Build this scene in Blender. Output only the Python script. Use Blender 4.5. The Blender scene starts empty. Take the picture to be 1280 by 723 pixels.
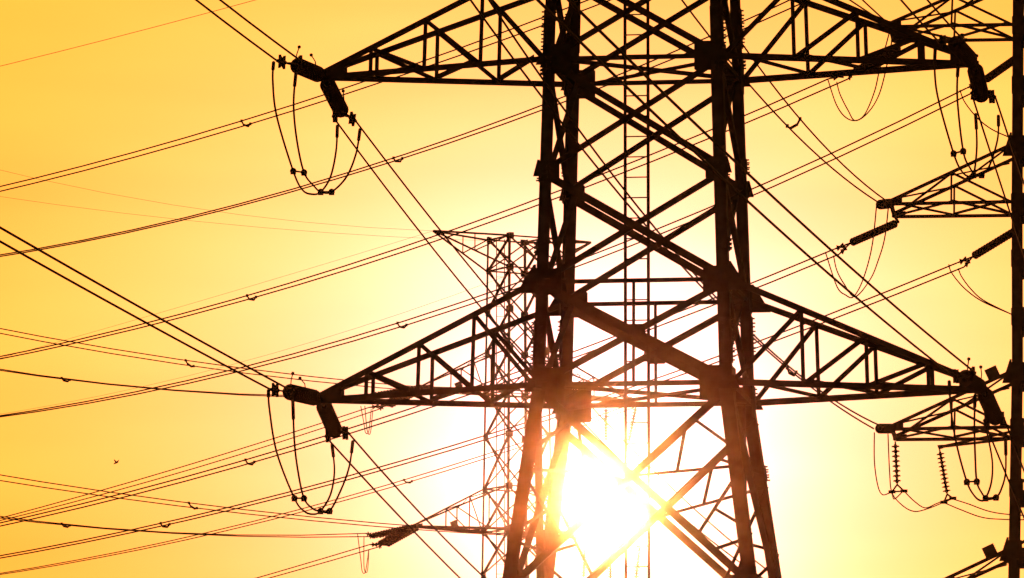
import bpy, bmesh, math, random
from mathutils import Vector as V
import numpy as np
random.seed(4)
R = math.radians
S = bpy.context.scene
COL = S.collection

# ------------------------------------------------------------------ camera
PITCH, F = R(7.0), 11270.0            # F: focal length in pixels of a 1280 wide frame
CAM = V((0, 0, 1.7))
cam_data = bpy.data.cameras.new('camera')
cam = bpy.data.objects.new('camera', cam_data); COL.objects.link(cam)
cam.location = CAM; cam.rotation_euler = (R(90) + PITCH, 0, 0)
cam_data.sensor_width = 36; cam_data.lens = F / 1280 * 36
cam_data.clip_start = 0.5; cam_data.clip_end = 8000
S.camera = cam
FWD = V((0, math.cos(PITCH), math.sin(PITCH))); UP = V((0, -math.sin(PITCH), math.cos(PITCH)))

# ------------------------------------------------------------------ sun, sky, exposure
SUN_EL = R(5.67)
SUN_AZ = R(0.60)                       # to the right of the view axis
SUND = V((math.sin(SUN_AZ) * math.cos(SUN_EL), math.cos(SUN_AZ) * math.cos(SUN_EL), math.sin(SUN_EL)))
sl = bpy.data.lights.new('sun', 'SUN'); sun = bpy.data.objects.new('sun', sl); COL.objects.link(sun)
sl.energy = 2.0; sl.angle = R(0.6); sl.color = (1.0, 0.24, 0.06)
sun.rotation_euler = SUND.to_track_quat('Z', 'Y').to_euler()

W = bpy.data.worlds.new('World'); S.world = W; W.use_nodes = True
nt = W.node_tree; nt.nodes.clear()
def N(t, **k):
    n = nt.nodes.new(t)
    for a, b in k.items(): setattr(n, a, b)
    return n
def lk(a, b): nt.links.new(a, b)
def mth(op, a, b=None):
    n = N('ShaderNodeMath', operation=op)
    for i, x in enumerate((a, b)):
        if x is None: continue
        if isinstance(x, (int, float)): n.inputs[i].default_value = x
        else: lk(x, n.inputs[i])
    return n.outputs[0]
sky = N('ShaderNodeTexSky', sky_type='NISHITA', sun_disc=False)
sky.sun_elevation = SUN_EL; sky.sun_rotation = SUN_AZ
sky.air_density = 1.6; sky.dust_density = 4.0; sky.ozone_density = 1.0
tc = N('ShaderNodeTexCoord')
nrm = N('ShaderNodeVectorMath', operation='NORMALIZE'); lk(tc.outputs['Generated'], nrm.inputs[0])
# angle to the sun in degrees (squared), from the chord between the two directions
dist = N('ShaderNodeVectorMath', operation='DISTANCE'); lk(nrm.outputs[0], dist.inputs[0]); dist.inputs[1].default_value = SUND
deg = mth('MULTIPLY', dist.outputs['Value'], 180 / math.pi)
deg2 = mth('MULTIPLY', deg, deg)
def lobe(w, p, gain):
    return mth('MULTIPLY', mth('POWER', mth('ADD', mth('MULTIPLY', deg2, 1 / (w * w)), 1.0), -p), gain)
cmb = N('ShaderNodeCombineColor')
# faint long streaks of thin cirrus
mp = N('ShaderNodeMapping'); mp.inputs['Scale'].default_value = (9, 9, 48); mp.inputs['Rotation'].default_value = (0, R(-6), 0)
lk(nrm.outputs[0], mp.inputs['Vector'])
nz = N('ShaderNodeTexNoise'); nz.inputs['Scale'].default_value = 1.0; nz.inputs['Detail'].default_value = 3; lk(mp.outputs[0], nz.inputs['Vector'])
streak = mth('ADD', mth('MULTIPLY', nz.outputs['Fac'], 0.9), 0.55)
AMB_W, AMB_P = 11.0, 1.3
# low sky is deeper orange: longer path through the air near the horizon
sp = N('ShaderNodeSeparateXYZ'); lk(nrm.outputs[0], sp.inputs[0])
mr = N('ShaderNodeMapRange', interpolation_type='SMOOTHSTEP'); lk(sp.outputs['Z'], mr.inputs['Value'])
mr.inputs['From Min'].default_value = math.sin(R(4.2)); mr.inputs['From Max'].default_value = math.sin(R(7.6)); mr.inputs['To Min'].default_value = 0; mr.inputs['To Max'].default_value = 1
elf = mr.outputs['Result']
gf = mth('ADD', mth('MULTIPLY', elf, .17), .81); bf = mth('ADD', mth('MULTIPLY', elf, .55), .46)
lk(mth('ADD', lobe(AMB_W, AMB_P, 1.42), lobe(1.0, 1.15, 1.6)), cmb.inputs[0])
lk(mth('MULTIPLY', mth('ADD', lobe(AMB_W, AMB_P, 0.54), lobe(1.0, 1.2, 2.05)), gf), cmb.inputs[1])
lk(mth('MULTIPLY', lobe(1.0, 1.3, 3.8), bf), cmb.inputs[2])
vm = N('ShaderNodeVectorMath', operation='SCALE'); lk(cmb.outputs[0], vm.inputs[0]); lk(streak, vm.inputs['Scale'])
bg1 = N('ShaderNodeBackground'); lk(sky.outputs[0], bg1.inputs['Color']); bg1.inputs['Strength'].default_value = 0.05
tint = N('ShaderNodeMix', data_type='RGBA', blend_type='MULTIPLY'); tint.inputs[0].default_value = 1.0
lk(sky.outputs[0], tint.inputs[6]); tint.inputs[7].default_value = (0.30, 0.13, 0.04, 1); lk(tint.outputs[2], bg1.inputs['Color'])
bg2 = N('ShaderNodeBackground'); lk(vm.outputs[0], bg2.inputs['Color']); bg2.inputs['Strength'].default_value = 1.0
adds = N('ShaderNodeAddShader'); lk(bg1.outputs[0], adds.inputs[0]); lk(bg2.outputs[0], adds.inputs[1])
wo = N('ShaderNodeOutputWorld'); lk(adds.outputs[0], wo.inputs['Surface'])
S.view_settings.view_transform = 'Standard'; S.view_settings.look = 'None'
S.view_settings.exposure = 0; S.view_settings.gamma = 1; S.view_settings.use_curve_mapping = False
S.cycles.volume_bounces = 0; S.cycles.max_bounces = 6

# ------------------------------------------------------------------ pixel helpers
def ray(u, v): return V(((u - 640) / F, 0, 0)) + FWD + UP * ((361.5 - v) / F)
def at(u, v, Y):
    d = ray(u, v); return CAM + d * (Y / d.y)
def proj(p):
    d = p - CAM; z = d.dot(FWD); return (640 + d.x / z * F, 361.5 - d.dot(UP) / z * F)

# ------------------------------------------------------------------ materials
def mat(name, c1, c2, rough, metal, scale, spec=0.5):
    m = bpy.data.materials.new(name); m.use_nodes = True
    t = m.node_tree; b = t.nodes['Principled BSDF']
    b.inputs['Roughness'].default_value = rough; b.inputs['Metallic'].default_value = metal
    b.inputs['Specular IOR Level'].default_value = spec
    co = t.nodes.new('ShaderNodeTexCoord'); n = t.nodes.new('ShaderNodeTexNoise'); n.inputs['Scale'].default_value = scale; n.inputs['Detail'].default_value = 6
    r = t.nodes.new('ShaderNodeValToRGB'); r.color_ramp.elements[0].position = .35; r.color_ramp.elements[1].position = .7
    r.color_ramp.elements[0].color = (*c1, 1); r.color_ramp.elements[1].color = (*c2, 1)
    t.links.new(co.outputs['Object'], n.inputs['Vector']); t.links.new(n.outputs['Fac'], r.inputs['Fac']); t.links.new(r.outputs['Color'], b.inputs['Base Color'])
    bp = t.nodes.new('ShaderNodeBump'); bp.inputs['Strength'].default_value = .15; t.links.new(n.outputs['Fac'], bp.inputs['Height']); t.links.new(bp.outputs['Normal'], b.inputs['Normal'])
    return m
STEEL = mat('weathered_steel', (.085, .07, .06), (.05, .036, .028), .75, 0.0, 2.5, .2)
WIRE = mat('aluminium_wire', (.06, .055, .05), (.035, .03, .028), .7, 0.0, 6, .2)
FIT = mat('fitting_iron', (.05, .042, .036), (.03, .024, .02), .7, 0.0, 8, .2)
PORC = mat('brown_porcelain', (.035, .016, .010), (.022, .010, .007), .35, 0.0, 5, .4)
PLATE = mat('painted_plate', (.12, .11, .09), (.07, .055, .045), .7, 0.0, 4, .2)
GROUND = mat('dry_field', (.10, .085, .05), (.05, .055, .028), .95, 0.0, .05, .1)
BIRDM = mat('dark_feathers', (.03, .026, .024), (.018, .016, .015), .9, 0.0, 9, .1)

# ------------------------------------------------------------------ mesh builder
class MB:
    def __init__(s): s.v = []; s.f = []
    def add(s, vs, fs):
        o = len(s.v); s.v += [tuple(x) for x in vs]; s.f += [tuple(i + o for i in f) for f in fs]
    def box(s, p, q, w, h, ref=V((0, 0, 1))):
        p, q = V(p), V(q); a = (q - p).normalized()
        if abs(a.dot(ref)) > .98: ref = V((0, 1, 0))
        x = a.cross(ref).normalized(); y = x.cross(a)
        vs = [c + x * (i * w / 2) + y * (j * h / 2) for c in (p, q) for i, j in ((-1, -1), (1, -1), (1, 1), (-1, 1))]
        s.add(vs, [(0, 3, 2, 1), (4, 5, 6, 7), (0, 1, 5, 4), (1, 2, 6, 5), (2, 3, 7, 6), (3, 0, 4, 7)])
    def angle(s, p, q, w, t, d1, d2):
        # L section: flanges reach from the corner line p-q along d1 and d2
        p, q = V(p), V(q); a = (q - p).normalized()
        d1 = (d1 - a * d1.dot(a)).normalized(); d2 = (d2 - a * d2.dot(a) - d1 * (d2 - a * d2.dot(a)).dot(d1)).normalized()
        prof = [(0, 0), (w, 0), (w, t), (t, t), (t, w), (0, w)]
        vs = [c + d1 * x + d2 * y for c in (p, q) for x, y in prof]
        n = 6; fs = [(i, (i + 1) % n, (i + 1) % n + n, i + n) for i in range(n)]
        fs += [(0, 3, 2, 1), (0, 5, 4, 3), (6, 7, 8, 9), (6, 9, 10, 11)]
        s.add(vs, fs)
    def bar(s, p, q, w, out, t=None):
        # brace: an L section seated on the face whose outward normal is `out`
        p, q = V(p), V(q); a = (q - p).normalized(); side = a.cross(out).normalized(); o = (out - a * out.dot(a)).normalized()
        s.angle(p - side * (w / 2), q - side * (w / 2), w, t or max(.012, w * .12), side, -o)
    def plate(s, pts, t, n):
        n = n.normalized(); k = len(pts)
        vs = [V(p) - n * (t / 2) for p in pts] + [V(p) + n * (t / 2) for p in pts]
        s.add(vs, [tuple(range(k - 1, -1, -1)), tuple(range(k, 2 * k))] + [(i, (i + 1) % k, (i + 1) % k + k, i + k) for i in range(k)])
    def tube(s, path, r, n=6, caps=True):
        path = [V(p) for p in path]; o = len(s.v); m = len(path)
        rs = r if isinstance(r, (list, tuple)) else [r] * m
        x = None
        for i, p in enumerate(path):
            a = (path[min(i + 1, m - 1)] - path[max(i - 1, 0)]).normalized()
            if x is None:
                ref = V((0, 0, 1)) if abs(a.z) < .9 else V((1, 0, 0)); x = a.cross(ref).normalized()
            x = (x - a * x.dot(a)).normalized(); y = a.cross(x)
            for k in range(n):
                th = 2 * math.pi * k / n; s.v.append(tuple(p + x * (rs[i] * math.cos(th)) + y * (rs[i] * math.sin(th))))
        for i in range(m - 1):
            for k in range(n):
                s.f.append((o + i * n + k, o + i * n + (k + 1) % n, o + (i + 1) * n + (k + 1) % n, o + (i + 1) * n + k))
        if caps: s.f.append(tuple(o + k for k in range(n - 1, -1, -1))); s.f.append(tuple(o + (m - 1) * n + k for k in range(n)))
    def ball(s, c, r, n=8):
        c = V(c); s.tube([c + V((0, 0, r * math.cos(th))) * -1 for th in np.linspace(.15, math.pi - .15, 6)], [r * math.sin(th) for th in np.linspace(.15, math.pi - .15, 6)], n)
    def lathe(s, p, a, prof, n=14):
        # prof: (distance along a from p, radius)
        a = V(a).normalized(); s.tube_prof(p, a, prof, n)
    def tube_prof(s, p, a, prof, n):
        ref = V((0, 0, 1)) if abs(a.z) < .9 else V((1, 0, 0)); x = a.cross(ref).normalized(); y = a.cross(x); o = len(s.v); m = len(prof)
        for d, r in prof:
            for k in range(n):
                th = 2 * math.pi * k / n; s.v.append(tuple(V(p) + a * d + x * (r * math.cos(th)) + y * (r * math.sin(th))))
        for i in range(m - 1):
            for k in range(n): s.f.append((o + i * n + k, o + i * n + (k + 1) % n, o + (i + 1) * n + (k + 1) % n, o + (i + 1) * n + k))
        s.f.append(tuple(o + k for k in range(n - 1, -1, -1))); s.f.append(tuple(o + (m - 1) * n + k for k in range(n)))
    def build(s, name, m, parent=None, origin=None, smooth=False):
        o = V(origin) if origin is not None else V((0, 0, 0))
        me = bpy.data.meshes.new(name); me.from_pydata([tuple(V(x) - o) for x in s.v], [], s.f); me.materials.append(m)
        if smooth: me.polygons.foreach_set('use_smooth', [True] * len(me.polygons))
        bm = bmesh.new(); bm.from_mesh(me); bmesh.ops.recalc_face_normals(bm, faces=bm.faces); bm.to_mesh(me); bm.free(); me.update()
        ob = bpy.data.objects.new(name, me); COL.objects.link(ob)
        if parent: ob.parent = parent; ob.location = o - world_loc(parent)
        else: ob.location = o
        return ob
def world_loc(o):
    p = V((0, 0, 0))
    while o: p += o.location; o = o.parent
    return p
def empty(name, loc, label, cat, group=None):
    o = bpy.data.objects.new(name, None); COL.objects.link(o); o.location = loc; o.empty_display_size = .5
    return tag(o, label, cat, group)
def tag(o, label=None, cat=None, group=None, kind=None):
    for k, x in (('label', label), ('category', cat), ('group', group), ('kind', kind)):
        if x: o[k] = x
    return o
def one(name, m, parent, f, **k):
    b = MB(); f(b); return b.build(name, m, parent, **k)

# ------------------------------------------------------------------ ground and haze
g = MB(); n = 60; ext = 3000.0
xs = [-ext + 2 * ext * i / n for i in range(n + 1)]
g.add([(x, y, random.uniform(-.15, .1) if (i and j) else 0) for j, y in enumerate(xs) for i, x in enumerate(xs)],
      [(j * (n + 1) + i, j * (n + 1) + i + 1, (j + 1) * (n + 1) + i + 1, (j + 1) * (n + 1) + i) for j in range(n) for i in range(n)])
tag(g.build('ground', GROUND, smooth=True), kind='structure')

HAZE_TOP = 84.0
hz = MB(); hz.box((0, -3100, (HAZE_TOP - 1.5) / 2), (0, 3100, (HAZE_TOP - 1.5) / 2), 6200, HAZE_TOP + 1.5)
hm = bpy.data.materials.new('glare_haze'); hm.use_nodes = True; t = hm.node_tree; t.nodes.clear()
out = t.nodes.new('ShaderNodeOutputMaterial'); ad = t.nodes.new('ShaderNodeAddShader')
def pv(dens, g_, c):
    p = t.nodes.new('ShaderNodeVolumePrincipled'); p.inputs['Density'].default_value = dens; p.inputs['Anisotropy'].default_value = g_; p.inputs['Color'].default_value = (*c, 1); return p
p1, p3 = pv(1.2e-5, .3, (.95, .93, .9)), pv(2.0e-5, .999, (.98, .97, .95))  # weak even veil, plus a narrow forward lobe added to imitate lens glare
t.links.new(p1.outputs[0], ad.inputs[0]); t.links.new(p3.outputs[0], ad.inputs[1]); t.links.new(ad.outputs[0], out.inputs['Volume'])
glare_haze = tag(hz.build('glare_haze', hm), kind='stuff')

# ------------------------------------------------------------------ lattice tower pieces
class Lattice:
    """Square tower: centre, yaw, and a width for each height."""
    def __init__(s, cx, cy, yaw, root):
        s.c = V((cx, cy, 0)); s.ex = V((math.cos(yaw), -math.sin(yaw), 0)); s.ey = V((math.sin(yaw), math.cos(yaw), 0)); s.root = root; s.prof = []
    def w(s, z):
        zs = [p[0] for p in s.prof]; return float(np.interp(z, zs, [p[1] for p in s.prof]))
    def corner(s, i, j, z, grow=0): h = s.w(z) / 2 + grow; return s.c + s.ex * (i * h) + s.ey * (j * h) + V((0, 0, z))
    def legs(s, width, th):
        s.leg = {}
        for i in (-1, 1):
            for j in (-1, 1):
                b = MB()
                zs = [p[0] for p in s.prof]
                for a, c in zip(zs, zs[1:]): b.angle(s.corner(i, j, a), s.corner(i, j, c), width if not callable(width) else width(a), th, s.ex * -i, s.ey * -j)
                if zs[0] < 1:
                    f = s.corner(i, j, 0); b.box(f + V((0, 0, -.1)), f + V((0, 0, .35)), .9, .9)
                s.leg[i, j] = b.build('leg', STEEL, s.root, origin=s.corner(i, j, zs[0]))
    def faces(s):
        # (corner a, corner b, outward normal)
        return [((-1, -1), (1, -1), -s.ey), ((-1, 1), (1, 1), s.ey), ((-1, -1), (-1, 1), -s.ex), ((1, -1), (1, 1), s.ex)]
    def piece(s, name, p, q, w, out, off=.02):
        p, q = V(p), V(q)
        return one(name, STEEL, s.root, lambda b: b.bar(p - out * off, q - out * off, w, out), origin=p)
    def panel(s, z0, z1, w1, w2, faces=(0, 1, 2, 3)):
        for k in faces:
            a, c, o = s.faces()[k]
            # the two diagonals of the X pass one behind the other
            s.piece('diagonal_brace', s.corner(*a, z1), s.corner(*c, z0), w1, o, .03)
            s.piece('diagonal_brace', s.corner(*c, z1), s.corner(*a, z0), w2, o, .03 + max(w1, w2) * 1.05)
    def ring(s, z, w, faces=(0, 1, 2, 3)):
        for k in faces:
            a, c, o = s.faces()[k]; s.piece('horizontal_strut', s.corner(*a, z), s.corner(*c, z), w, o, .045)
    def gusset(s, i, j, z, face, lx, lz, dz=0, out=False):
        # plate lying in one face at a node; reaches lx from the leg
        d = s.ex * -i if face == 'x' else s.ey * -j; n = s.ey * j if face == 'x' else s.ex * i
        c = s.corner(i, j, z + dz) + n * .012
        if out: d = -d
        h = lz / 2
        pts = [c + V((0, 0, h)), c + d * lx * .95 + V((0, 0, h)), c + d * lx + V((0, 0, h * .92)), c + d * lx + V((0, 0, -h * .92)), c + d * lx * .95 + V((0, 0, -h)), c + V((0, 0, -h))]
        if out: pts = [c + V((0, 0, h)), c + d * .06 + V((0, 0, h)), c + d * lx + V((0, 0, -h)), c + V((0, 0, -h))]
        return one('gusset_plate', STEEL, s.root, lambda b: b.plate(pts, .02, n), origin=c)

def crossarm(L, side, z, ztop, tip_len, ts, cw, vw, dw, tipw=.05, plan=True, plate=None, axis='x', end_width=0.0, tip_drop=0.0, ps=.8, dense=False, tcw=None):
    """Truss arm: two bottom chords, two top chords, posts, diagonals and plan bracing, all joined at the tip."""
    A = L.ex if axis == 'x' else L.ey
    B = L.ey if axis == 'x' else L.ex
    tip = L.c + A * (side * tip_len) + V((0, 0, z - tip_drop))
    root = MB(); pts = {}
    for j in (-1, 1):
        ij = (side, j) if axis == 'x' else (j, side)
        bot, top = L.corner(*ij, z), L.corner(*ij, ztop)
        te = tip + B * (j * (end_width / 2 + tipw))
        root.bar(te + V((0, 0, -.02)), bot, cw, B * j); root.bar(te + V((0, 0, .1)), top, tcw or cw, B * j)
        pts[j] = (te, bot, top)
    # tip plates close the arm
    for j in (-1, 1):
        te = pts[j][0]
        d = (pts[j][1] - te).normalized(); d.z = 0; d.normalize()
        root.plate([te + d * (x * ps) + V((0, 0, z * ps)) for x, z in ((-.18, .06), (.35, .26), (.75, .36), (.75, -.06), (.1, -.14), (-.18, -.08))], .025, B)
    if end_width: root.box(pts[-1][0], pts[1][0], cw, cw)
    arm = root.build('crossarm', STEEL, L.root, origin=tip)
    def at_(j, t, top):
        te, bo, tp = pts[j]
        return te.lerp(bo, t) if not top else (te + V((0, 0, .1))).lerp(tp, t)
    def sub(name, p, q, w, o):
        one(name, STEEL, arm, lambda b: b.bar(p, q, w, o), origin=p)
    for j in (-1, 1):
        o = B * j
        for k, t in enumerate(ts):
            sub('post', at_(j, t, 0) - o * .02, at_(j, t, 1) - o * .02, vw, o)
            nx = ts[k + 1] if k + 1 < len(ts) else 1.0
            sub('diagonal_strut', at_(j, t, 1) - o * .05, at_(j, nx, 0) - o * .05, dw, o)
    if plan:
        tt = list(ts) + [1.0]
        for k, t in enumerate(tt[:-1]):
            sub('plan_brace', at_(1, t, 0) + V((0, 0, .03)), at_(-1, tt[k + 1] - .035, 0) + V((0, 0, .03)), dw * .9, V((0, 0, -1)))
            if dense: sub('plan_brace', at_(-1, t, 0) + V((0, 0, .03)), at_(1, tt[k + 1] - .035, 0) + V((0, 0, .03)), dw * .9, V((0, 0, -1)))
            if dense: sub('plan_brace', at_(-1, t, 1) + V((0, 0, -.08)), at_(1, tt[k + 1] - .035, 1) + V((0, 0, -.08)), dw * .6, V((0, 0, 1)))
            if dense: sub('plan_brace', at_(1, t, 1) + V((0, 0, -.03)), at_(-1, tt[k + 1] - .035, 1) + V((0, 0, -.03)), dw * .6, V((0, 0, 1)))
    if dense:                                                        # first bay, from the tip to the first post
        for j in (-1, 1): sub('plan_brace', at_(j, .02, 0), at_(-j, ts[0], 0), dw * .8, V((0, 0, -1))); sub('plan_brace', at_(j, .06, 1), at_(-j, ts[0], 1), dw * .7, V((0, 0, 1)))
    if plate:
        t_, sz, up_ = plate
        c = at_(-1, t_, up_); d = (at_(-1, 1, 1) - at_(-1, 0, 1)).normalized(); u = d.cross(B).normalized()
        if u.z < 0: u = -u
        c = c - B * .06 + u * (sz * .45)
        one('number_plate', PLATE, arm, lambda b: b.plate([c - d * sz / 2 - u * sz / 2, c + d * sz / 2 - u * sz / 2, c + d * sz / 2 + u * sz / 2, c - d * sz / 2 + u * sz / 2], .03, B), origin=c)
    return arm, tip, pts

# ================================================================== MAIN TOWER
MC_Y, MYAW = 225.0, R(8.2)
mroot = empty('transmission_tower', ((807 - 640) / F * MC_Y, MC_Y, 0), 'large dark lattice tower standing in front of the sun in the middle', 'transmission tower', 'lattice towers of the power lines')
T = Lattice((807 - 640) / F * MC_Y, MC_Y, MYAW, mroot)
def zl(v): return at(790, v, MC_Y - 2.15).z        # height of a node seen at row v on the near face
LV = {k: zl(v) for k, v in dict(a=72, b=213, c=352, d=481, e=745, f=1045, g=1400, o=-55, p=-198, q=-338, r=-463, s=-640).items()}
T.prof = [(0, 12.3), (LV['d'], 4.98), (LV['c'], 4.83), (LV['a'], 4.5), (LV['q'], 4.0), (LV['r'], 3.8), (LV['s'], 1.1)]
T.legs(lambda z: .34 if z < LV['d'] - 1 else .30 if z < LV['a'] - .1 else .27, .035)
for hi, lo, w1, w2 in (('a', 'b', .17, .13), ('b', 'c', .2, .14), ('c', 'd', .23, .15), ('o', 'a', .17, .13), ('p', 'o', .15, .12), ('q', 'p', .15, .12), ('r', 'q', .14, .11), ('s', 'r', .11, .1)):
    T.panel(LV[lo], LV[hi], w1, w2, (0, 1)); T.panel(LV[lo], LV[hi], .16, .15, (2, 3))
for hi, lo in (('d', 'e'), ('e', 'f'), ('f', 'g')):
    T.panel(LV[lo], LV[hi], .2, .18, (0,)); T.panel(LV[lo] - .5, LV[hi] - .5, .2, .18, (1,)); T.panel(LV[lo], LV[hi], .2, .18, (2, 3))
T.panel(0.2, LV['g'], .2, .2)
for k, w in (('a', .12), ('c', .11), ('d', .13), ('q', .11), ('e', .1), ('g', .1), ('o', .1)): T.ring(LV[k], w)
for k in ('a', 'd', 'q'):                                          # plan bracing inside the waist rings
    for a, c, dz in (((-1, -1), (1, 1), -.02), ((1, -1), (-1, 1), -.14)):
        T.piece('plan_brace', T.corner(*a, LV[k] + dz), T.corner(*c, LV[k] + dz), .1, V((0, 0, -1)), 0)
# hangers from the ring at c down to the ring at d, through the crossing of the X
for j in (-1, 1):
    o = T.ey * j
    m0 = T.c + o * (T.w(LV['c']) / 2) + V((0, 0, LV['c'])); m1 = T.c + o * (T.w(LV['d']) / 2) + V((0, 0, LV['d']))
    T.piece('hanger', m0, m1, .07, o, .26)
    c = m0.lerp(m1, .5) - o * .06
    one('gusset_plate', STEEL, mroot, lambda b: b.plate([c + T.ex * x + V((0, 0, z)) for x, z in ((-.3, .2), (.3, .2), (.34, -.05), (.2, -.26), (-.2, -.26), (-.34, -.05))], .02, T.ey), origin=c)
# gussets at the nodes
for key, lx, lz in (('a', .7, .74), ('b', .5, .52), ('c', .64, .66), ('d', .8, .84), ('o', .45, .55), ('p', .4, .5), ('q', .5, .6), ('r', .4, .5), ('e', .7, .8)):
    for i in (-1, 1):
        for j in (-1, 1):
            T.gusset(i, j, LV[key], 'x', lx, lz); T.gusset(i, j, LV[key], 'y', lx * .95, lz * .95)
for key, lx, lz in (('b', .17, .42), ('c', .5, .72), ('o', .4, .6), ('a', .2, .3), ('d', .22, .34)):
    for i in (-1, 1):
        for j in (-1, 1): T.gusset(i, j, LV[key], 'x', lx, lz, .08 if key in 'cob' else 0, out=True)
# splice plates with rows of bolts on the legs
def splice(i, j, v0, v1):
    za, zb = zl(v1), zl(v0)
    b = MB(); st = T.ex * i; n = max(6, int((zb - za) / .095))
    b.box(T.corner(i, j, za) + T.ex * (-i * .15) + T.ey * (j * .02), T.corner(i, j, zb) + T.ex * (-i * .15) + T.ey * (j * .02), .26, .02, T.ey)
    b.box(T.corner(i, j, za) + T.ey * (-j * .15) + T.ex * (i * .02), T.corner(i, j, zb) + T.ey * (-j * .15) + T.ex * (i * .02), .02, .26, T.ey)
    for k in range(n):
        z = za + (zb - za) * (k + .5) / n
        p = T.corner(i, j, z) + T.ey * (-j * (.08 + .1 * (k % 2))) + T.ex * (i * .02)
        b.tube([p, p + st * .075], .022, 6)
        p = T.corner(i, j, z) + T.ex * (-i * (.08 + .1 * (k % 2))) + T.ey * (j * .02); b.tube([p, p + T.ey * (j * .06)], .022, 6)
    b.build('splice_plate', STEEL, T.leg[i, j], origin=T.corner(i, j, za))
for (i, j) in ((-1, -1), (1, -1)):
    for v0, v1 in ((10, 62), (78, 92), (205, 226), (400, 456), (300, 316)): splice(i, j, v0, v1)
for (i, j) in ((-1, 1), (1, 1)):
    for v0, v1 in ((-18, 32), (44, 58), (172, 190), (372, 424), (462, 490), (560, 580)): splice(i, j, v0, v1)
# redundant bracing of the flared legs (both wide faces and the side faces)
zX = LV['d'] + (LV['e'] - LV['d']) * .443
for j in (-1, 1):
    o = T.ey * j
    for i in (-1, 1):
        def leg(f): return T.corner(i, j, LV['d'] + (LV['e'] - LV['d']) * f)
        sh = .5 if j > 0 else 0.0
        def dup(f): return T.corner(i, j, LV['d'] - sh).lerp(T.corner(-i, j, LV['e'] - sh), f)       # diagonal falling inwards from the waist
        def dlo(f): return T.corner(i, j, LV['e'] - sh).lerp(T.corner(-i, j, LV['d'] - sh), f)       # diagonal rising inwards from below
        k = .08
        for p, q in ((dup(.443), leg(.40)), (dup(.17), leg(.34)), (dup(.2), dup(.443).lerp(leg(.40), .42)), (leg(.40), dlo(.27)),
                     (leg(.40).lerp(dlo(.27), .62), leg(.71)), (leg(.74), dlo(.2)), (leg(.72), dlo(.09)), (leg(.88), dlo(.07))):
            T.piece('redundant_brace', p, q, k, o, .1)
# ladder inside the body
lad = T.c - T.ey * 1.35 - T.ex * .02
lr = one('ladder', STEEL, mroot, lambda b: [b.box(lad + T.ex * (sx * .29) + V((0, 0, .3)), lad + T.ex * (sx * .29) + V((0, 0, LV['r'])), .075, .05, T.ey) for sx in (-1, 1)], origin=lad)
rung0 = one('rung', STEEL, lr, lambda b: b.tube([lad + T.ex * -.29 + V((0, 0, LV['d'] - 5.5)), lad + T.ex * .29 + V((0, 0, LV['d'] - 5.5))], .018, 6), origin=lad + V((0, 0, LV['d'] - 5.5)))
for k in range(1, 34):
    o = rung0.copy(); COL.objects.link(o); o.parent = lr; o.location.z += k * .515
TS = (.215, .46, .715)
tips = {}
for key, ktop, La, Lb in (('a', 'o', 8.19, 8.33), ('d', 'c', 8.24, 8.5), ('q', 'r', 7.4, 7.5)):
    for side, Ls in ((-1, La), (1, Lb)):
        _, tips[key, side], _ = crossarm(T, side, LV[key], LV[ktop], Ls, TS, .15, .1, .11)

# ================================================================== FAR TOWER (behind the left legs)
FY = 450.0
froot = empty('transmission_tower', at(646.5, 361, FY), 'distant lattice tower with a flat top seen through the left legs of the big tower', 'transmission tower', 'lattice towers of the power lines')
froot.location.z = 0
Q = Lattice(froot.location.x, FY, R(-30.0), froot)
def zf(v): return at(625, v, FY).z + .0            # height of a node from its row on the tower axis
fv = [299, 338, 390, 440, 492, 546, 611, 665, 718, 790, 870, 960, 1070, 1200]
fz = [zf(v) for v in fv]
Q.prof = [(0, 4.6), (zf(1200), 3.2), (zf(700), 2.62), (zf(299), 2.22)]
Q.legs(.105, .02)
for a, c in zip(fz, fz[1:]): Q.panel(c, a, .1, .075)
Q.panel(0.2, fz[-1], .12, .12)
for k in (0, 1, 4, 6, 7, 9): Q.ring(fz[k], .08)
for k in range(0, 9):
    for i in (-1, 1):
        for j in (-1, 1): Q.gusset(i, j, fz[k], 'x', .27, .32); Q.gusset(i, j, fz[k], 'y', .24, .3)
qlad = Q.c + V((-.84, .1, 0))
qr = one('ladder', STEEL, froot, lambda b: [b.box(qlad + V((sx * .2, 0, 0)) + V((0, 0, .3)), qlad + V((sx * .2, 0, 0)) + V((0, 0, fz[0])), .05, .04, V((0, 1, 0))) for sx in (-1, 1)], origin=qlad)
rg = one('rung', STEEL, qr, lambda b: b.tube([qlad + V((-.2, 0, 0)) + V((0, 0, zf(730))), qlad + V((.2, 0, 0)) + V((0, 0, zf(730)))], .012, 5), origin=qlad + V((0, 0, zf(730))))
for k in range(1, 34):
    o = rg.copy(); COL.objects.link(o); o.parent = qr; o.location.z += k * .5
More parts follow.
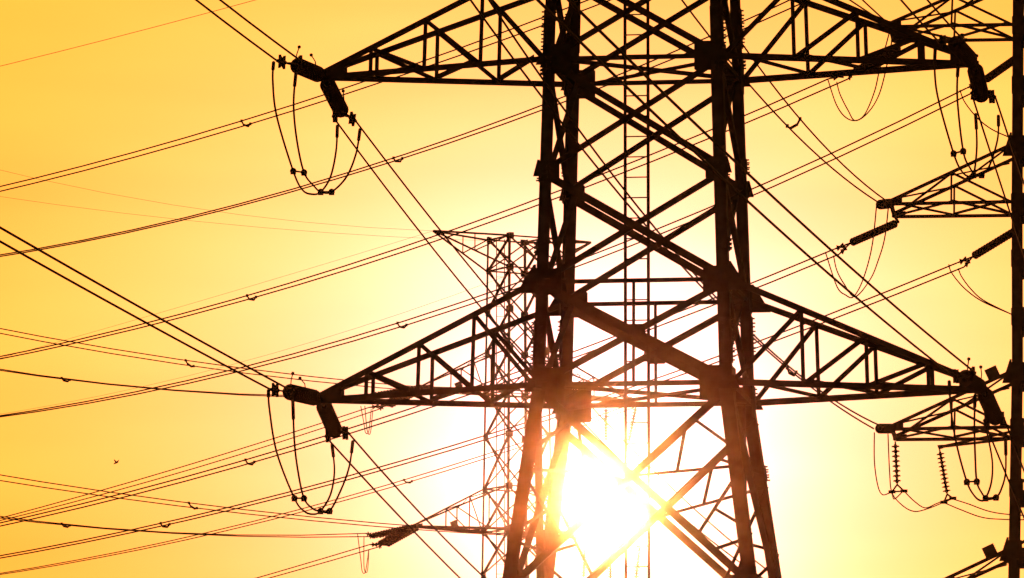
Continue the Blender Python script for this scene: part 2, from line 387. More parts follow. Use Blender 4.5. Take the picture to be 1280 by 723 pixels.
# top arm for the earth wires: hangs under the flat top
for side, Ls in ((-1, 4.85), (1, 4.3)):
    tip = Q.c + Q.ex * (side * Ls) + V((0, 0, fz[0] + .1)); b = MB()
    for j in (-1, 1):
        b.bar(tip + Q.ey * (j * .05), Q.corner(side, j, fz[0]), .1, Q.ey * j); b.bar(tip + Q.ey * (j * .05), Q.corner(side, j, fz[1]), .1, Q.ey * j)
    arm = b.build('crossarm', STEEL, froot, origin=tip)
    for j in (-1, 1):
        p0, p1 = Q.corner(side, j, fz[0]), Q.corner(side, j, fz[1])
        one('post', STEEL, arm, lambda b: b.bar(tip.lerp(p0, .55), tip.lerp(p1, .55), .06, Q.ey * j), origin=tip)
        one('diagonal_strut', STEEL, arm, lambda b: b.bar(tip.lerp(p1, .55), p0, .06, Q.ey * j), origin=tip)
ftip = {}
for k, side, Ls, ktop in ((4, -1, 5.45, 3), (4, 1, 6.6, 3), (7, -1, 5.85, 6), (7, 1, 6.7, 6)):
    _, ftip[k, side], _ = crossarm(Q, side, fz[k], fz[ktop], Ls, (.45, .8), .14, .05, .06, ps=.45, tcw=.075, dense=True, plate=(.42, .34, 0) if side < 0 else None)

# ================================================================== RIGHT TOWER (cut by the frame)
RY = 300.0
rroot = empty('transmission_tower', ((1338 - 640) / F * RY, RY, 0), 'dark lattice tower cut off by the right edge, three arms reaching left', 'transmission tower', 'lattice towers of the power lines')
G = Lattice((1338 - 640) / F * RY, RY, R(4.4), rroot)
def zr(v): return at(1268, v, RY - 1.7).z
RV = {k: zr(v) for k, v in dict(a=30, at=-40, b=252, bt=180, c=534, ct=464, d=757, dt=687, e=395, f=610, g=105, top=-190, h=860).items()}
G.prof = [(0, 7.2), (zr(760), 3.98), (zr(450), 3.6), (zr(250), 3.55), (zr(0), 3.38), (zr(-190), 2.6)]
G.legs(.3, .04)
seq = [zr(-190), zr(-115), RV['at'], RV['a'], RV['g'], RV['bt'], RV['b'], zr(322), RV['e'], RV['ct'], RV['c'], RV['f'], RV['dt'], RV['d'], RV['h'], zr(1000), zr(1200)]
for a, c in zip(seq, seq[1:]): G.panel(c, a, .12, .1)
G.panel(.2, seq[-1], .14, .14)
for k in ('a', 'at', 'b', 'bt', 'c', 'ct', 'd', 'dt'): G.ring(RV[k], .12)
for z in seq[1:14]:
    for i in (-1, 1):
        for j in (-1, 1): G.gusset(i, j, z, 'x', .45, .6); G.gusset(i, j, z, 'y', .4, .55)
for k in ('bt', 'ct', 'dt', 'at'):
    for i in (-1, 1): G.gusset(i, -1, RV[k], 'x', .32, .8, out=True)
rtip = {}
for k, side in (('a', -1), ('b', -1), ('c', -1), ('d', -1), ('a', 1), ('b', 1), ('c', 1), ('d', 1)):
    _, rtip[k, side], rp = crossarm(G, side, RV[k], RV[k + 't'], 5.8, (.5,), .12, .07, .085, ps=.5, dense=True, plate=(.86, .42, 1) if k in 'cd' and side < 0 else None, end_width=3.2)
    rtip[k, side, 'ends'] = (rp[-1][0], rp[1][0])
# bent strap between the leg and number plate
# small arm that carries the second jumper string under the third arm
def small_arm(b):
    p = at(1174.5, 559, RY + .6)
    for j in (-1, 1): b.bar(p, G.corner(-1, j, zr(540) if j < 0 else zr(534)), .09, G.ey * j)
    b.plate([p + V((-.08, 0, .06)), p + V((.12, 0, .08)), p + V((.12, 0, -.05)), p + V((-.03, 0, -.08))], .04, V((0, 1, 0)))
one('jumper_arm', STEEL, rroot, small_arm, origin=at(1174, 559, RY))

# ================================================================== WIRES
def wire_points(p0, p1, mids=(), curv=None, ext=(0, 0), step=4.0):
    """A cable hanging in the vertical plane through p0 and p1; rows of the mid pixels give its sag. ext: metres beyond each end."""
    h = V((p1.x - p0.x, p1.y - p0.y, 0)); Lh = h.length; h /= Lh
    nn = V((-h.y, h.x, 0)); ss, zz = [0.0, Lh], [p0.z, p1.z]
    for (u, v) in mids:
        d = ray(u, v); tt = (p0 - CAM).dot(nn) / d.dot(nn); q = CAM + d * tt
        ss.append((q - p0).dot(h)); zz.append(q.z)
    # z = z0 + m s + c s (s - L): exact at both ends
    base = lambda s: p0.z + (p1.z - p0.z) * s / Lh
    if mids:
        a = np.array([s * (s - Lh) for s in ss[2:]]); y = np.array([z - base(s) for s, z in zip(ss[2:], zz[2:])])
        c = float((a * y).sum() / (a * a).sum())
    else: c = 1 / 2800
    if curv is not None: c = curv
    c = max(c, 2e-5)
    out = []; s = -ext[0]; n = max(8, int((Lh + ext[0] + ext[1]) / step))
    for k in range(n + 1):
        s = -ext[0] + (Lh + ext[0] + ext[1]) * k / n
        p = p0 + h * s; out.append(V((p.x, p.y, base(s) + c * s * (s - Lh))))
    return out, c
def cable(pts, r, label, group=None, name='power_cable', m=WIRE, n=6, cat='power cable'):
    b = MB(); b.tube(pts, r, n); return tag(b.build(name, m, origin=pts[0], smooth=True), label, cat, group)
def kY(u0, Y0, u1, k):
    """depth at column u1 of a line that starts at column u0, depth Y0 and runs with dY/dX = k"""
    c0, c1 = (u0 - 640) / F, (u1 - 640) / F
    return Y0 * (1 - k * c0) / (1 - k * c1)
def strand(a, Y0, b, k, label, mids=(), r=.02, ext=(0, 40), group=None, curv=None):
    Y1 = kY(a[0], Y0, b[0], k); p0, p1 = at(*a, Y0), at(*b, Y1)
    pts, c = wire_points(p0, p1, mids, curv, ext)
    print('WIRE %-70s Y1=%.0f slope=%.3f c=%.5f' % (label[:70], Y1, (p1.z - p0.z) / (p1 - p0).length, c))
    return cable(pts, r, label, group), pts
def on(pts, u):
    best = None
    for a, b in zip(pts, pts[1:]):
        ua, ub = proj(a)[0], proj(b)[0]
        if (ua - u) * (ub - u) <= 0 and ua != ub: return a.lerp(b, (u - ua) / (ub - ua))
    return min(pts, key=lambda p: abs(proj(p)[0] - u))
def spacer(p, q, label, drop=.12, r=.03, group='spacers clamped between paired cables'):
    root = empty('cable_spacer', p.lerp(q, .5), label, 'cable spacer', group)
    d = (q - p).normalized(); dn = V((0, 0, -drop))
    a, c = p.lerp(q, .22) + dn, p.lerp(q, .78) + dn
    one('spacer_bar', FIT, root, lambda b: b.tube([a, c], r * 1.5, 6), origin=a)
    for x, y in ((p, a), (q, c)):
        one('clamp', FIT, root, lambda b: (b.tube([x, y], r * 1.1, 6), b.box(x - V((0, .09, 0)), x + V((0, .09, 0)), r * 3, r * 3)), origin=x)
    return root

# ------------------------------------------------------------------ insulator strings
def insulators(P, E, n, rad, label, group, detail=True, twin=0.0, cat='insulator'):
    """String of cap and pin discs from P to E."""
    root = empty('insulator_string', P, label, cat, group); a = (E - P).normalized(); L = (E - P).length
    s0, s1 = L * .06, L * .97; pitch = (s1 - s0) / n
    side = a.cross(V((0, 0, 1))).normalized() if abs(a.z) < .95 else V((1, 0, 0))
    offs = [V((0, 0, 0))] if not twin else [side * (twin / 2), side * (-twin / 2)]
    if twin:
        for s in (0, L):
            c = P + a * s; one('yoke_plate', FIT, root, lambda b: b.box(c - side * (twin / 2 + .06), c + side * (twin / 2 + .06), .1, .05, a), origin=c)
    for of in offs:
        one('pin', FIT, root, lambda b: b.tube([P + of, E + of], .03, 6), origin=P + of)
        prof = [(0, rad * .30), (pitch * .30, rad * .36), (pitch * .34, rad * .80), (pitch * .50, rad), (pitch * .60, rad * .98), (pitch * .62, rad * .5), (pitch * .95, rad * .28)]
        if detail:
            first = None
            for k in range(n):
                c = P + of + a * (s0 + pitch * k)
                if first is None: first = one('insulator_disc', PORC, root, lambda b: b.lathe(c, a, prof, 16), origin=c, smooth=False); c0 = c
                else:
                    o = first.copy(); COL.objects.link(o); o.parent = root; o.location = first.location + (c - c0)
        else:
            b = MB()
            for k in range(n): b.lathe(P + of + a * (s0 + pitch * k), a, prof, 10)
            b.build('insulator_stack', PORC, root, origin=P + of)
    return root
def clamp_on(root, p, q, r=.05):
    """dead-end clamp: thick flared sleeve from p (yoke) to q (cable)"""
    a = (q - p).normalized(); L = (q - p).length
    up = V((0, 0, 1)) - a * a.z; up.normalize(); sd = a.cross(up); h = r * 2.3
    def f(b):
        b.lathe(p, a, [(0, r * .6), (L * .2, r * .8), (L * .6, r * .9), (L, r * .5)], 8)
        c = p + a * (L * .45)
        b.plate([c - a * (L * .3) + up * h, c + up * (r * .8), c + a * (L * .25) + up * h, c + a * (L * .25) - up * h, c - up * (r * .8), c - a * (L * .3) - up * h], r * 1.1, sd)
    one('dead_end_clamp', FIT, root, f, origin=p)
def horn(root, pts, r=.016, ball=.045):
    one('arcing_horn', FIT, root, lambda b: (b.tube(pts, r, 6), b.ball(pts[-1], ball)), origin=pts[0])
def smooth_path(P, n=8):
    out = []; m = len(P)
    for i in range(m - 1):
        p0, p1, p2, p3 = P[max(i - 1, 0)], P[i], P[i + 1], P[min(i + 2, m - 1)]
        for k in range(n):
            t = k / n; out.append(.5 * ((2 * p1) + (p2 - p0) * t + (2 * p0 - 5 * p1 + 4 * p2 - p3) * t * t + (3 * p1 - p0 - 3 * p2 + p3) * t ** 3))
    return out + [P[-1]]
def loop_px(px, Ya, Yb):
    d = [0.0]
    for a, b in zip(px, px[1:]): d.append(d[-1] + math.hypot(b[0] - a[0], b[1] - a[1]))
    return smooth_path([at(u, v, Ya + (Yb - Ya) * s / d[-1]) for (u, v), s in zip(px, d)])
def jumper(px, Ya, Yb, r, label, group, term=True):
    pts = loop_px(px, Ya, Yb); root = cable(pts, r, label, group, 'jumper_cable', cat='jumper cable')
    if term:
        for e in (pts[0:5], pts[-5:]):
            one('terminal_sleeve', FIT, root, lambda b: b.tube(e, r * 1.7, 6), origin=e[0])
    return root, pts

GI = 'insulator strings on the big tower'; GJ = 'jumper loops under the big tower arms'; GW = 'cables strung from the big tower'; GR = 'cables strung from the right tower'; GF = 'cables strung from the distant tower'
def assembly(tip, endpx, dY, wpx, name, horns, where):
    """string from an arm tip to its yoke, with two dead-end clamps; returns the clamp ends"""
    E = at(*endpx, tip.y + dY); P = tip + (E - tip).normalized() * .5
    root = insulators(P, E, 14, .21, name, GI)
    one('tower_shackle', FIT, root, lambda b: b.box(tip - (E - tip).normalized() * .15, P, .12, .08), origin=tip)
    sg = 1 if dY > 0 else -1; ends = []
    starts = [at(*w, tip.y + dY + sg * .55) for w in wpx]
    yk = [E.lerp(w, .55) for w in starts]
    a = (starts[1] - starts[0]).normalized()
    one('yoke_plate', FIT, root, lambda b: b.plate([E - a * .06, E + a * .06, yk[1] + a * .06, yk[0] - a * .06], .04, (yk[1] - yk[0]).cross(E - yk[0] + V((0, .01, .02)))), origin=E)
    for y, w in zip(yk, starts): clamp_on(root, y, w, .075)
    for h in horns: horn(root, [at(u, v, tip.y + dY * f) for u, v, f in h])
    return starts
Lu, Ru, Ll, Rl = tips['a', -1], tips['a', 1], tips['d', -1], tips['d', 1]
for k, x in (('Lu', Lu), ('Ru', Ru), ('Ll', Ll), ('Rl', Rl)): print('TIP', k, [round(c, 1) for c in proj(x)], [round(c, 2) for c in x])
Yu, Yr, Yl, Yq = Lu.y, Ru.y, Ll.y, Rl.y
assembly(Lu, (371, 82), -3.1, ((346, 76), (377, 77)), 'dark insulator string at the upper left arm tip, tilted up to the left', [[(369, 80, 1), (371, 68, 1.02), (374, 59, 1.03)], [(396, 89, .3), (394, 77, .35), (389, 69, .4)]], 0)
assembly(Lu, (427, 140), 3.1, ((416, 146), (445, 152)), 'dark insulator string hanging down to the right from the upper left arm tip', [[(430, 138, .9), (430, 125, .95), (429, 114, .95)]], 0)
assembly(Ll, (361, 490), -3.1, ((338, 487), (367, 490)), 'dark insulator string at the lower left arm tip, tilted up to the left', [[(363, 488, 1), (364, 475, 1.02), (366, 467, 1.03)], [(382, 490, .4), (381, 480, .4), (375, 473, .4)]], 0)
assembly(Ll, (419, 540), 3.1, ((407, 546), (436, 542)), 'dark insulator string hanging down to the right from the lower left arm tip', [[(414, 526, .7), (414, 515, .75), (413, 511, .75)]], 0)
assembly(Ru, (1194, 54), -3.1, ((1173, 52), (1204, 50)), 'dark insulator string at the upper right arm tip, tilted up to the left', [[(1199, 50, .9), (1205, 47, .9), (1208, 50, .9)], [(1208, 70, .3), (1214, 69, .3), (1221, 70, .3)]], 0)
assembly(Ru, (1227, 121), 3.1, ((1214, 116), (1244, 121)), 'dark insulator string hanging below the upper right arm tip', [], 0)
assembly(Rl, (1206, 472), -3.1, ((1191, 470), (1219, 466)), 'dark insulator string at the lower right arm tip, tilted up to the left', [[(1209, 465, .9), (1210, 456, .95), (1211, 449, .95)], [(1226, 478, .4), (1227, 468, .4), (1226, 459, .4)]], 0)
assembly(Rl, (1245, 524), 3.1, ((1230, 526), (1255, 523)), 'dark insulator string hanging below the lower right arm tip', [], 0)

KN = -7.0   # dY/dX of the near spans is about +7 (towards the viewer they move left)
RW = .026
nd, fd = -3.65, 3.65
strand((346, 76), Yu + nd, (245, 0), 7.4, 'left cable of the pair from the top frame edge to the upper left arm tip', ext=(0, 150), r=RW, group=GW)
strand((377, 77), Yu + nd, (275, 0), 7.4, 'right cable of the pair from the top frame edge to the upper left arm tip', ext=(0, 150), r=RW, group=GW)
strand((338, 487), Yl + nd, (0, 302), 8.6, 'lower cable of the dark pair from the left edge to the lower left arm tip', ((212.6, 420),), ext=(0, 120), r=RW, group=GW)
strand((367, 490), Yl + nd, (0, 284.6), 8.6, 'upper cable of the dark pair from the left edge to the lower left arm tip', ((239, 420),), ext=(0, 120), r=RW, group=GW)
strand((1173, 52), Yr + nd, (1126, 0), 7.4, 'left cable of the pair from the top edge to the upper right arm tip', ext=(0, 150), r=RW, group=GW)
strand((1204, 50), Yr + nd, (1159, 0), 7.4, 'right cable of the pair from the top edge to the upper right arm tip', ext=(0, 150), r=RW, group=GW)
strand((1191, 470), Yq + nd, (676, 4), 8.2, 'lower cable of the pair crossing the big tower to its lower right arm tip', ((937, 254),), ext=(0, 110), r=RW, group=GW)
strand((1219, 466), Yq + nd, (724.5, 14), 8.2, 'upper cable of the pair crossing the big tower to its lower right arm tip', ((941, 223),), ext=(0, 110), r=RW, group=GW)
_, ua = strand((416, 146), Yu + fd, (840, 635), 6.5, 'left cable falling from the upper left arm tip past the lower left arm', ((500, 259), (565, 340)), ext=(0, 90), r=RW, group=GW)
_, ub = strand((445, 152), Yu + fd, (848, 618), 6.5, 'right cable falling from the upper left arm tip past the lower left arm', ((500, 226), (593, 340)), ext=(0, 90), r=RW, group=GW)
strand((407, 546), Yl + fd, (574, 722), 6.8, 'left cable falling from the lower left arm tip to the bottom edge', ((475, 620),), ext=(0, 120), r=RW, group=GW)
strand((436, 542), Yl + fd, (603, 720), 6.8, 'right cable falling from the lower left arm tip to the bottom edge', ((505, 620),), ext=(0, 120), r=RW, group=GW)
strand((1214, 116), Yr + fd, (1254, 240), 6.5, 'left cable falling from the upper right arm tip behind the right tower', ext=(0, 160), r=RW, group=GW)
strand((1244, 121), Yr + fd, (1260.5, 171), 6.5, 'right cable falling from the upper right arm tip behind the right tower', ext=(0, 160), r=RW, group=GW)
strand((1230, 526), Yq + fd, (1257, 592), 6.5, 'left cable falling from the lower right arm tip behind the right tower', ext=(0, 160), r=RW, group=GW)
strand((1255, 523), Yq + fd, (1266, 552), 6.5, 'right cable falling from the lower right arm tip behind the right tower', ext=(0, 160), r=RW, group=GW)

def jpair(p1, p2, Y, name, sp, rr=.026):
    _, a = jumper(p1, Y + nd, Y + fd, rr, 'outer jumper loop hanging ' + name, GJ)
    _, b = jumper(p2, Y + nd, Y + fd, rr, 'inner jumper loop hanging ' + name, GJ)
    for (q1, q2), t in zip(sp, ('spacer halfway down the jumper loops ', 'spacer at the bottom of the jumper loops ')):
        pa = min(a, key=lambda p: (V(proj(p)) - V(q1)).length); pb = min(b, key=lambda p: (V(proj(p)) - V(q2)).length)
        rt = empty('cable_spacer', pa.lerp(pb, .5), t + name, 'cable spacer', 'spacers on the jumper loops')
        one('spacer_bar', FIT, rt, lambda m: m.tube([pa, pb], .025, 6), origin=pa)
        for x in (pa, pb): one('clamp', FIT, rt, lambda m: (m.ball(x, .085), m.box(x - V((.07, 0, .02)), x + V((.07, 0, -.02)), .12, .12)), origin=x)
jpair([(342, 78), (341, 102), (346, 146), (366.5, 214), (378, 237.5), (390, 243), (401, 240), (413, 221.5), (420, 189.5), (421.7, 157.5)],
      [(370, 90), (367, 131), (371, 175), (380, 215.7), (392.7, 233), (401, 240), (414.5, 240), (433, 221.5), (445, 192.4), (450, 162)], Yu, 'from the upper left arm tip', (((366.5, 214), (380, 215.7)), ((401, 240), (414.5, 240))))
jpair([(335.6, 488), (336.7, 511), (346, 566), (368, 623), (380, 639), (391, 643), (400.7, 639), (413, 618.6), (418, 589.5), (415, 556)],
      [(366, 500), (368, 552), (372.5, 589.5), (380, 623), (391, 636), (400.7, 639), (412, 639), (426, 613), (436.5, 583.7), (441, 552)], Yl, 'from the lower left arm tip', (((368, 623), (380, 623)), ((400.7, 639), (412, 639))))
jpair([(1169, 60), (1168.5, 92), (1173.5, 127), (1192, 192), (1202, 214), (1211, 221), (1217, 219), (1221, 184), (1219.5, 143)],
      [(1198, 78), (1196.6, 122), (1204, 189), (1213, 211), (1219.5, 219), (1227, 219), (1237, 207), (1247, 174), (1248, 145)], Yr, 'from the upper right arm tip', (((1192, 192), (1204, 189)), ((1217, 219), (1227, 219))))
jpair([(1186.5, 477), (1189, 515), (1196, 557), (1208.6, 602.5), (1218, 620), (1226, 626), (1232, 623), (1239, 604), (1240.5, 579), (1236, 551), (1231, 530)],
      [(1219, 494), (1218, 529), (1219, 571), (1221, 602), (1227, 616), (1234, 624), (1245, 622), (1251.5, 612), (1257, 590), (1257, 550)], Yq, 'from the lower right arm tip', (((1208.6, 602.5), (1221, 602)), ((1232, 623), (1245, 622))))
_pf = lambda pts, u: on(pts, u)
spacer(on(ua, 668), on(ub, 674), 'spacer on the falling cables beside the left leg of the big tower')

# ------------------------------------------------------------------ right tower: strings, cables, jumpers
KR = -1.62
GS = 'insulator strings on the right tower'
def rstring(p, e, dY, label, Y=RY, n=16, rad=.145): return insulators(at(*p, Y), at(*e, Y + dY), n, rad, label, GS)
Y0 = RY + 1.75
sets = [((1127, 57), (1067, 91), (1035, 99), (1060, 99), 'first right arm behind the big tower arm'),
        ((1123, 278), (1063, 304), (1042, 312), (1049, 318), 'second arm of the right tower'),
        ((1272, 72), (1232, 100), (1207, 111), (1218, 115), 'right tower leg beside the hanging dark string'),
        ((1272, 287), (1216, 321), (1196, 329), (1205, 334), 'right tower leg above the lower right arm')]
for p, e, c1, c2, w in sets:
    far = p[0] > 1200
    rt = rstring(p, e, 2.6, ('beaded insulator string emerging from the ' if far else 'beaded insulator string sloping left from the ') + w, RY + 1.7, n=17 if not far else 15)
    if not far:
        en = rtip['a' if p[1] < 100 else 'b', -1, 'ends'][1]; ps_ = at(*p, RY + 1.7)
        one('tower_shackle', FIT, rt, lambda b: b.tube([en, ps_], .05, 6), origin=en)
    for c in (c1, c2):
        q = at(*c, RY + 1.7 + 2.6 + .4); pe = at(*e, RY + 1.7 + 2.6); 
        y_ = pe.lerp(q, .3); one('link', FIT, rt, lambda b: b.tube([pe, y_], .03, 6), origin=pe); clamp_on(rt, y_, q, .045)
YB = RY + 4.7
r2 = .027
def pair(a0, b0, a1, b1, Y0, k, name, ma=(), mb=(), ext=(0, 30), r=r2, group=GR, words=('upper', 'lower')):
    _, pa = strand(a0, Y0, a1, k, words[0] + ' cable of ' + name, ma, r, ext, group)
    _, pb = strand(b0, Y0, b1, k, words[1] + ' cable of ' + name, mb, r, ext, group)
    return pa, pb
P = {}
P['P3'] = pair((1035, 99), (1060, 99), (0, 446), (0, 449), YB, KR, 'the pair between the first right arm and the left edge', ((934, 140), (690, 246), (314, 366)), ((934, 150), (690, 253), (314, 372)))
P['e2'] = pair((1207, 111), (1218, 115), (0, 520), (0, 521.5), YB, KR, 'the pair crossing just above the lower left arm', ((938, 236), (600, 374), (357, 442)), ((938, 245), (600, 380), (357, 447)))
P['e3'] = pair((1042, 312), (1049, 318), (0, 654), (0, 658), YB, KR, 'the pair between the second right arm and the left edge', ((820, 399), (500, 517), (357, 560)), ((820, 407), (500, 524), (357, 566)))
P['e4'] = pair((1196, 329), (1205, 334), (0, 695), (0, 698), YB, KR, 'the pair from the right tower leg past the sun', ((955, 432), (602, 545), (357, 613)), ((955, 441), (602, 549), (357, 617.5)))
P['P2'] = pair((988, 0), (1012, 0), (0, 319), (0, 321), YB + 4, KR, 'the pair crossing midway between the two left arms', ((932, 27), (670, 136), (360, 237)), ((932, 36), (670, 141), (360, 241)), ext=(60, 30))
P['P1'] = pair((676, 23), (676, 33), (0, 233.5), (0, 239.5), YB + 20, KR, 'the pair passing just under the upper left arm tip', ((320, 146), (470, 97)), ((320, 154), (470, 104)), ext=(60, 30))
strand((1000, -205), RY + 12, (0, 83), KR, 'single faint wire across the top left corner of the sky', ((320, 0),), .012, (60, 40), GR)
for key, u, t in (('P3', 314, 'spacer on the pair above the sloping dark cables, left of the big tower'), ('e2', 502, 'spacer on the pair running above the lower left arm'),
                  ('e3', 312, 'spacer on the pair left of the lower jumper loops'), ('e4', 206, 'spacer on a rising pair at the bottom left'),
                  ('P1', 307, 'spacer on the topmost rising pair left of the upper jumper loops'), ('P2', 497, 'spacer on the rising pair right of the upper jumper loops')):
    spacer(on(P[key][0], u - 5), on(P[key][1], u + 6), t)
# near side spans of the right tower (they come down from the upper left)
KS = 8.0
Yn = RY - 2.2
for c, w in (((1109, 31), 'first'), ((1104, 256), 'second'), ((1103, 536), 'third')):
    tipn = rtip[{'first': 'a', 'second': 'b', 'third': 'c'}[w], -1, 'ends'][0]
    E = at(c[0] - 4, c[1], tipn.y - 2.8)
    print('RTIP', w, proj(tipn), proj(rtip[{'first': 'a', 'second': 'b', 'third': 'c'}[w], -1, 'ends'][1]))
    insulators(tipn, E, 13, .17, 'short looking dark insulator string at the tip of the %s right tower arm' % w, GS)
A2 = pair((1096, 252), (1109, 252), (888, 47), (922, 47), RY - 5.2, KS, 'the pair falling to the second right arm tip', ((1024.5, 200), (936, 100)), ((1046, 200), (960, 97)), ext=(0, 90), words=('left', 'right'))
A1 = pair((1104, 27), (1112, 31), (1062, 0), (1078, 0), RY - 5.2, KS, 'the pair falling from the top edge to the first right arm', ext=(0, 110), words=('left', 'right'))
A3 = pair((1092, 536), (1104, 534), (588, 0), (611, 0), RY - 5.2, KS, 'the pair falling behind the big tower to the third right arm', ((977, 452), (899, 380), (773, 248), (676, 117)), ((1006, 475), (888, 366), (800, 259), (676, 97)), ext=(0, 60), words=('left', 'right'))
spacer(on(A2[0], 984), on(A2[1], 1000), 'spacer on the pair falling to the second right arm, near the upper right arm')
spacer(on(A3[0], 984), on(A3[1], 995), 'spacer on a falling pair seen inside the lower right arm')
# jumpers of the right tower
GJR = 'jumper loops of the right tower'
def rj(px, label, Ya=RY - 5, Yb=RY + 4.6, r=.023): return jumper(px, Ya, Yb, r, label, GJR, term=False)
rj([(1113, 36), (1100, 85), (1093, 115), (1081, 143), (1069, 151), (1056, 146), (1045, 130), (1035, 100)], 'left jumper loop under the first right arm, below the upper right arm')
rj([(1117, 40), (1109, 80), (1099, 118), (1085, 141), (1069, 151), (1060, 138), (1050, 118), (1046, 103)], 'right jumper loop under the first right arm, below the upper right arm')
rj([(1096, 254), (1090, 308), (1079, 349), (1067, 371), (1057, 369), (1046, 358), (1032, 316)], 'left jumper loop below the second right arm tip')
rj([(1111, 254), (1106, 297), (1098, 325), (1088, 349), (1069, 371), (1055, 355), (1046, 338), (1042, 320)], 'right jumper loop below the second right arm tip')
rj([(1200, 113), (1206, 128), (1222, 148), (1240, 162), (1262, 172)], 'jumper cable curving from the hanging dark string to the right tower leg', RY + 4.6, RY + 2)
rj([(1186, 331), (1190, 342), (1206, 361), (1228, 377), (1262, 392)], 'lower jumper cable curving to the right tower leg above the lower right arm', RY + 4.6, RY + 2)
rj([(1198, 336), (1202, 346), (1214, 362), (1230, 376), (1264, 393)], 'upper jumper cable curving to the right tower leg above the lower right arm', RY + 4.6, RY + 2)
# hanging jumper strings of the third arm
h1 = insulators(at(1119, 552, RY + 1.7), at(1121.5, 606, RY + 1.7), 8, .135, 'hanging insulator string below the third right arm tip', GS)
h2 = insulators(at(1174.5, 562, RY + .6), at(1184, 618, RY + .6), 10, .135, 'slanted hanging insulator string below the small right arm', GS)
def tri(root, top, a, b):
    one('yoke_frame', FIT, root, lambda m: (m.tube([top, a], .03, 6), m.tube([top, b], .03, 6), m.tube([a, b], .03, 6)), origin=top)
    for x in (a, b): one('clamp', FIT, root, lambda m: m.box(x - V((.12, 0, 0)), x + V((.12, 0, 0)), .1, .1), origin=x)
tri(h1, at(1121.5, 606, RY + 1.7), at(1115, 615, RY + 1.6), at(1130, 614, RY + 1.8))
tri(h2, at(1184, 618, RY + .6), at(1180, 628, RY + .5), at(1191, 623, RY + .8))
rj([(1093, 541), (1093, 577), (1097, 606), (1103, 618.5), (1114, 616.5), (1118, 624), (1129, 614)], 'outer jumper loop from the third right arm tip to the hanging string', RY - 5, RY + 1.7, .021)
rj([(1110, 543), (1112, 590), (1115, 616), (1128, 632), (1143, 639.5), (1160, 636), (1180, 628)], 'lower hanging jumper cable between the two hanging strings', RY - 4, RY + .5, .021)
rj([(1130, 614), (1142, 626), (1156, 635), (1170, 630), (1180, 626), (1191, 623)], 'upper hanging jumper cable between the two hanging strings', RY + 1.8, RY + .8, .021)
rj([(1180, 628.5), (1200, 637), (1228, 647), (1256, 649.5), (1290, 650)], 'lower jumper cable from the slanted string to the right edge', RY + .5, RY + 2, .021)
rj([(1191, 624), (1210, 630), (1235, 639), (1258, 643), (1290, 645)], 'upper jumper cable from the slanted string to the right edge', RY + .8, RY + 2.2, .021)

# ------------------------------------------------------------------ distant tower: strings, cables, jumpers
GFS = 'insulator strings on the distant tower'
KA, KB = 0.8, -1.35
for (k, side), p in ftip.items(): print('FTIP', k, side, [round(x) for x in proj(p)])
def fstr(tip, e, dY, label, ws):
    E = at(*e, tip.y + dY); rt = insulators(tip, E, 14, .165, label, GFS, detail=False, twin=.5)
    for w in ws:
        q = at(*w, tip.y + dY * 1.12); y_ = E.lerp(q, .3)
        one('link', FIT, rt, lambda b: b.tube([E, y_], .035, 6), origin=E); clamp_on(rt, y_, q, .055)
    return rt
a2, a3 = ftip[4, -1], ftip[7, -1]
fstr(a2, (470, 494), -1.6, 'dark double insulator string left of the lower left arm, pointing left', ((462, 495), (464, 498)))
fstr(a2, (482, 507), 2.0, 'dark double insulator string under the lower left arm, sloping down left', ((461, 509.6), (473, 512)))
fstr(a3, (468, 670), -1.6, 'dark double insulator string at the bottom, pointing left from the distant arm', ((457, 667), (461, 671)))
fstr(a3, (478, 681), 2.0, 'dark double insulator string at the bottom, sloping down left', ((462, 681), (473, 684)))
r3 = .028
b1 = pair((462, 495), (464, 498), (0, 462), (0, 463.5), a2.y - 2, KA, 'the nearly level pair ending at the lower left arm tip', ((188, 486), (330, 493)), ((188, 486.8), (330, 494.5)), group=GF, r=r3)
d1 = pair((457, 667), (461, 671), (0, 646), (0, 648), a3.y - 2, KA, 'the nearly level pair ending at the lowest string', ((161, 663), (357, 669)), ((161, 664), (357, 671)), group=GF, r=r3)
a1 = pair((790, 497), (792, 501), (0, 411), (0, 417), FY + 2, KA, 'the falling pair passing above the lower left arm tip', ((237, 453), (420, 473)), ((237, 459.5), (420, 478)), group=GF, r=r3)
c1 = pair((790, 672), (792, 676), (0, 594), (0, 601), FY + 2, KA, 'the falling pair crossing below the lower jumper loops', ((241, 630), (420, 649)), ((241, 636), (420, 653)), group=GF, r=r3)
e1 = pair((461, 509.6), (473, 512), (0, 648), (0, 651), a2.y + 2.4, KB, 'the rising pair ending under the lower left arm', ((310, 559), (357, 543)), ((310, 566), (357, 549.6)), group=GF, r=r3)
e6 = pair((462, 681), (473, 684), (320, 723), (336, 723), a3.y + 2.4, KB, 'the short rising pair at the bottom edge', ext=(0, 120), group=GF, r=r3)
e5 = pair((790, 505), (792, 510), (0, 717), (0, 718.5), FY + 3, KB, 'the rising pair starting at the bottom left corner', ((605, 570), (357, 641)), ((605, 574.7), (357, 645)), group=GF, r=r3)
for pr, u, t in ((b1, 82, 'spacer on the nearly level pair at the left edge, middle height'), (d1, 82, 'spacer on the nearly level pair at the left edge, near the bottom'),
                 (a1, 237, 'spacer on the falling pair below the sloping dark cables'), (c1, 241, 'spacer on the falling pair at the lower left'), (e5, 510, 'spacer on the rising pair right of the lower jumper loops')):
    spacer(on(pr[0], u - 5), on(pr[1], u + 5), t, .1, .035)
lt = Q.c + Q.ex * -4.85 + V((0, 0, fz[0] + .1)); rt_ = Q.c + Q.ex * 4.3 + V((0, 0, fz[0] + .1))
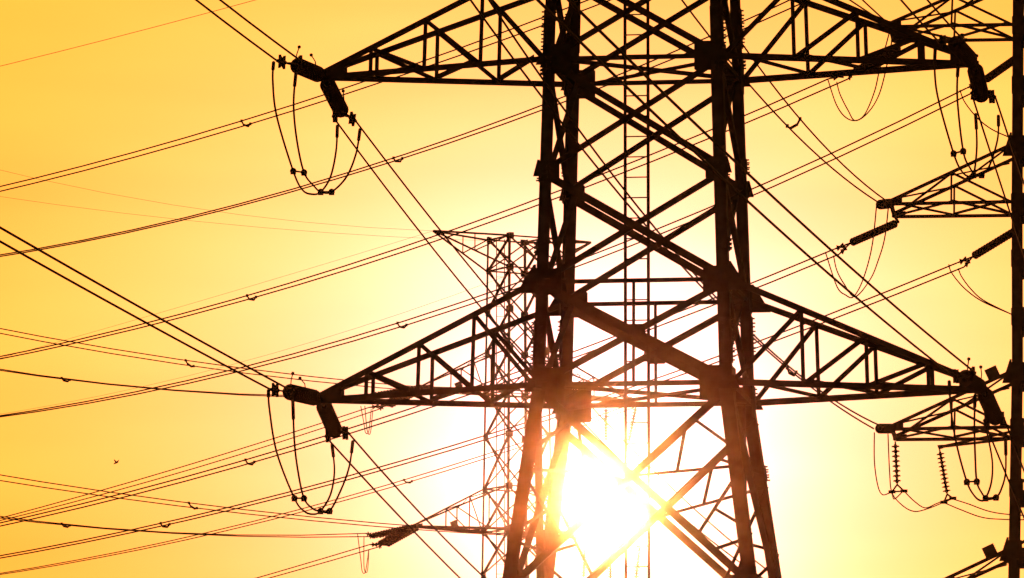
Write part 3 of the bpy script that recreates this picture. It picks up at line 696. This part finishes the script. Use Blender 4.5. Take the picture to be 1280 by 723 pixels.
print('DIAG', [[round(proj(T.corner(-1,-1,LV['d']).lerp(T.corner(1,-1,LV['e']),f))[i]) for i in (0,1)] for f in (.3,.5,.8)], [[round(proj(T.corner(-1,1,LV['d']-.5).lerp(T.corner(1,1,LV['e']-.5),f))[i]) for i in (0,1)] for f in (.1,.42,.7)])
print('FTOP', proj(lt), proj(rt_))
GE = 'thin earth wires of the distant tower'
def earth(p, b, k, mids, label, ext=(0, 30)):
    u, v = proj(p); Y1 = kY(u, p.y, b[0], k); pts, c = wire_points(p, at(*b, Y1), mids, None, ext); cable(pts, .0075, label, GE, 'earth_wire', cat='earth wire')
earth(lt, (0, 213), KA, ((259, 263),), 'faint upper earth wire falling from the left edge to the distant flat topped tower')
earth(rt_, (0, 246), KA, ((199, 275), (360, 285)), 'faint lower earth wire falling from the left edge to the distant flat topped tower')
earth(lt, (0, 448), KB, ((110, 417), (360, 344)), 'faint upper earth wire rising to the distant flat topped tower')
earth(rt_, (0, 518), KB, ((168, 482), (572, 372)), 'faint lower earth wire rising to the distant flat topped tower')
GJF = 'jumper loops of the distant tower'
for px, l in (([(451, 508), (455, 530), (457, 541), (461, 539), (464, 512)], 'left small jumper loop under the lower left arm'), ([(456, 508), (459, 538), (463, 541), (466, 513)], 'right small jumper loop under the lower left arm'),
              ([(447, 668), (451, 700), (453, 715), (457, 714), (461, 687)], 'left small jumper loop at the bottom edge'), ([(455, 671), (455, 708), (458, 716), (460, 708), (461, 687)], 'right small jumper loop at the bottom edge')):
    jumper(px, a2.y - 2, a2.y + 2.4, .022, l, GJF, term=False)
for (p, e, l) in (((757.5, 509), (757.5, 552), 'hanging insulator string seen inside the tower above the sun'), ((795, 508), (786, 553), 'slanted hanging insulator string seen inside the tower above the sun'),
                  ((731, 684), (729.5, 722), 'hanging insulator string below the sun, leftmost of three'), ((763, 684), (763, 724), 'hanging insulator string below the sun, middle of three'), ((800, 680), (795, 724), 'slanted hanging insulator string below the sun, rightmost of three')):
    insulators(at(*p, FY + 2.5), at(*e, FY + 2.5), 11, .17, l, GFS, detail=False)

# ------------------------------------------------------------------ bird
bc = at(145, 578.5, 420)
def bird(b):
    b.tube([bc + V((-.11, .0, -.07)), bc + V((-.05, 0, -.03)), bc + V((.02, 0, 0)), bc + V((.08, 0, .02)), bc + V((.11, 0, .025))], [.012, .035, .045, .03, .008], 8)
    for tipv, mid in ((V((-.10, .12, .17)), V((-.05, .06, .09))), (V((.15, -.14, .12)), V((.08, -.06, .05)))):
        b.plate([bc + V((-.03, 0, .01)), bc + V((.045, 0, .01)), bc + mid + V((.045, 0, 0)), bc + tipv, bc + mid + V((-.04, 0, .0))], .012, V((0, .3, 1)))
tag(one('bird', BIRDM, None, bird, origin=bc), 'tiny dark bird flying in the open sky left of the lower jumper loops', 'bird')
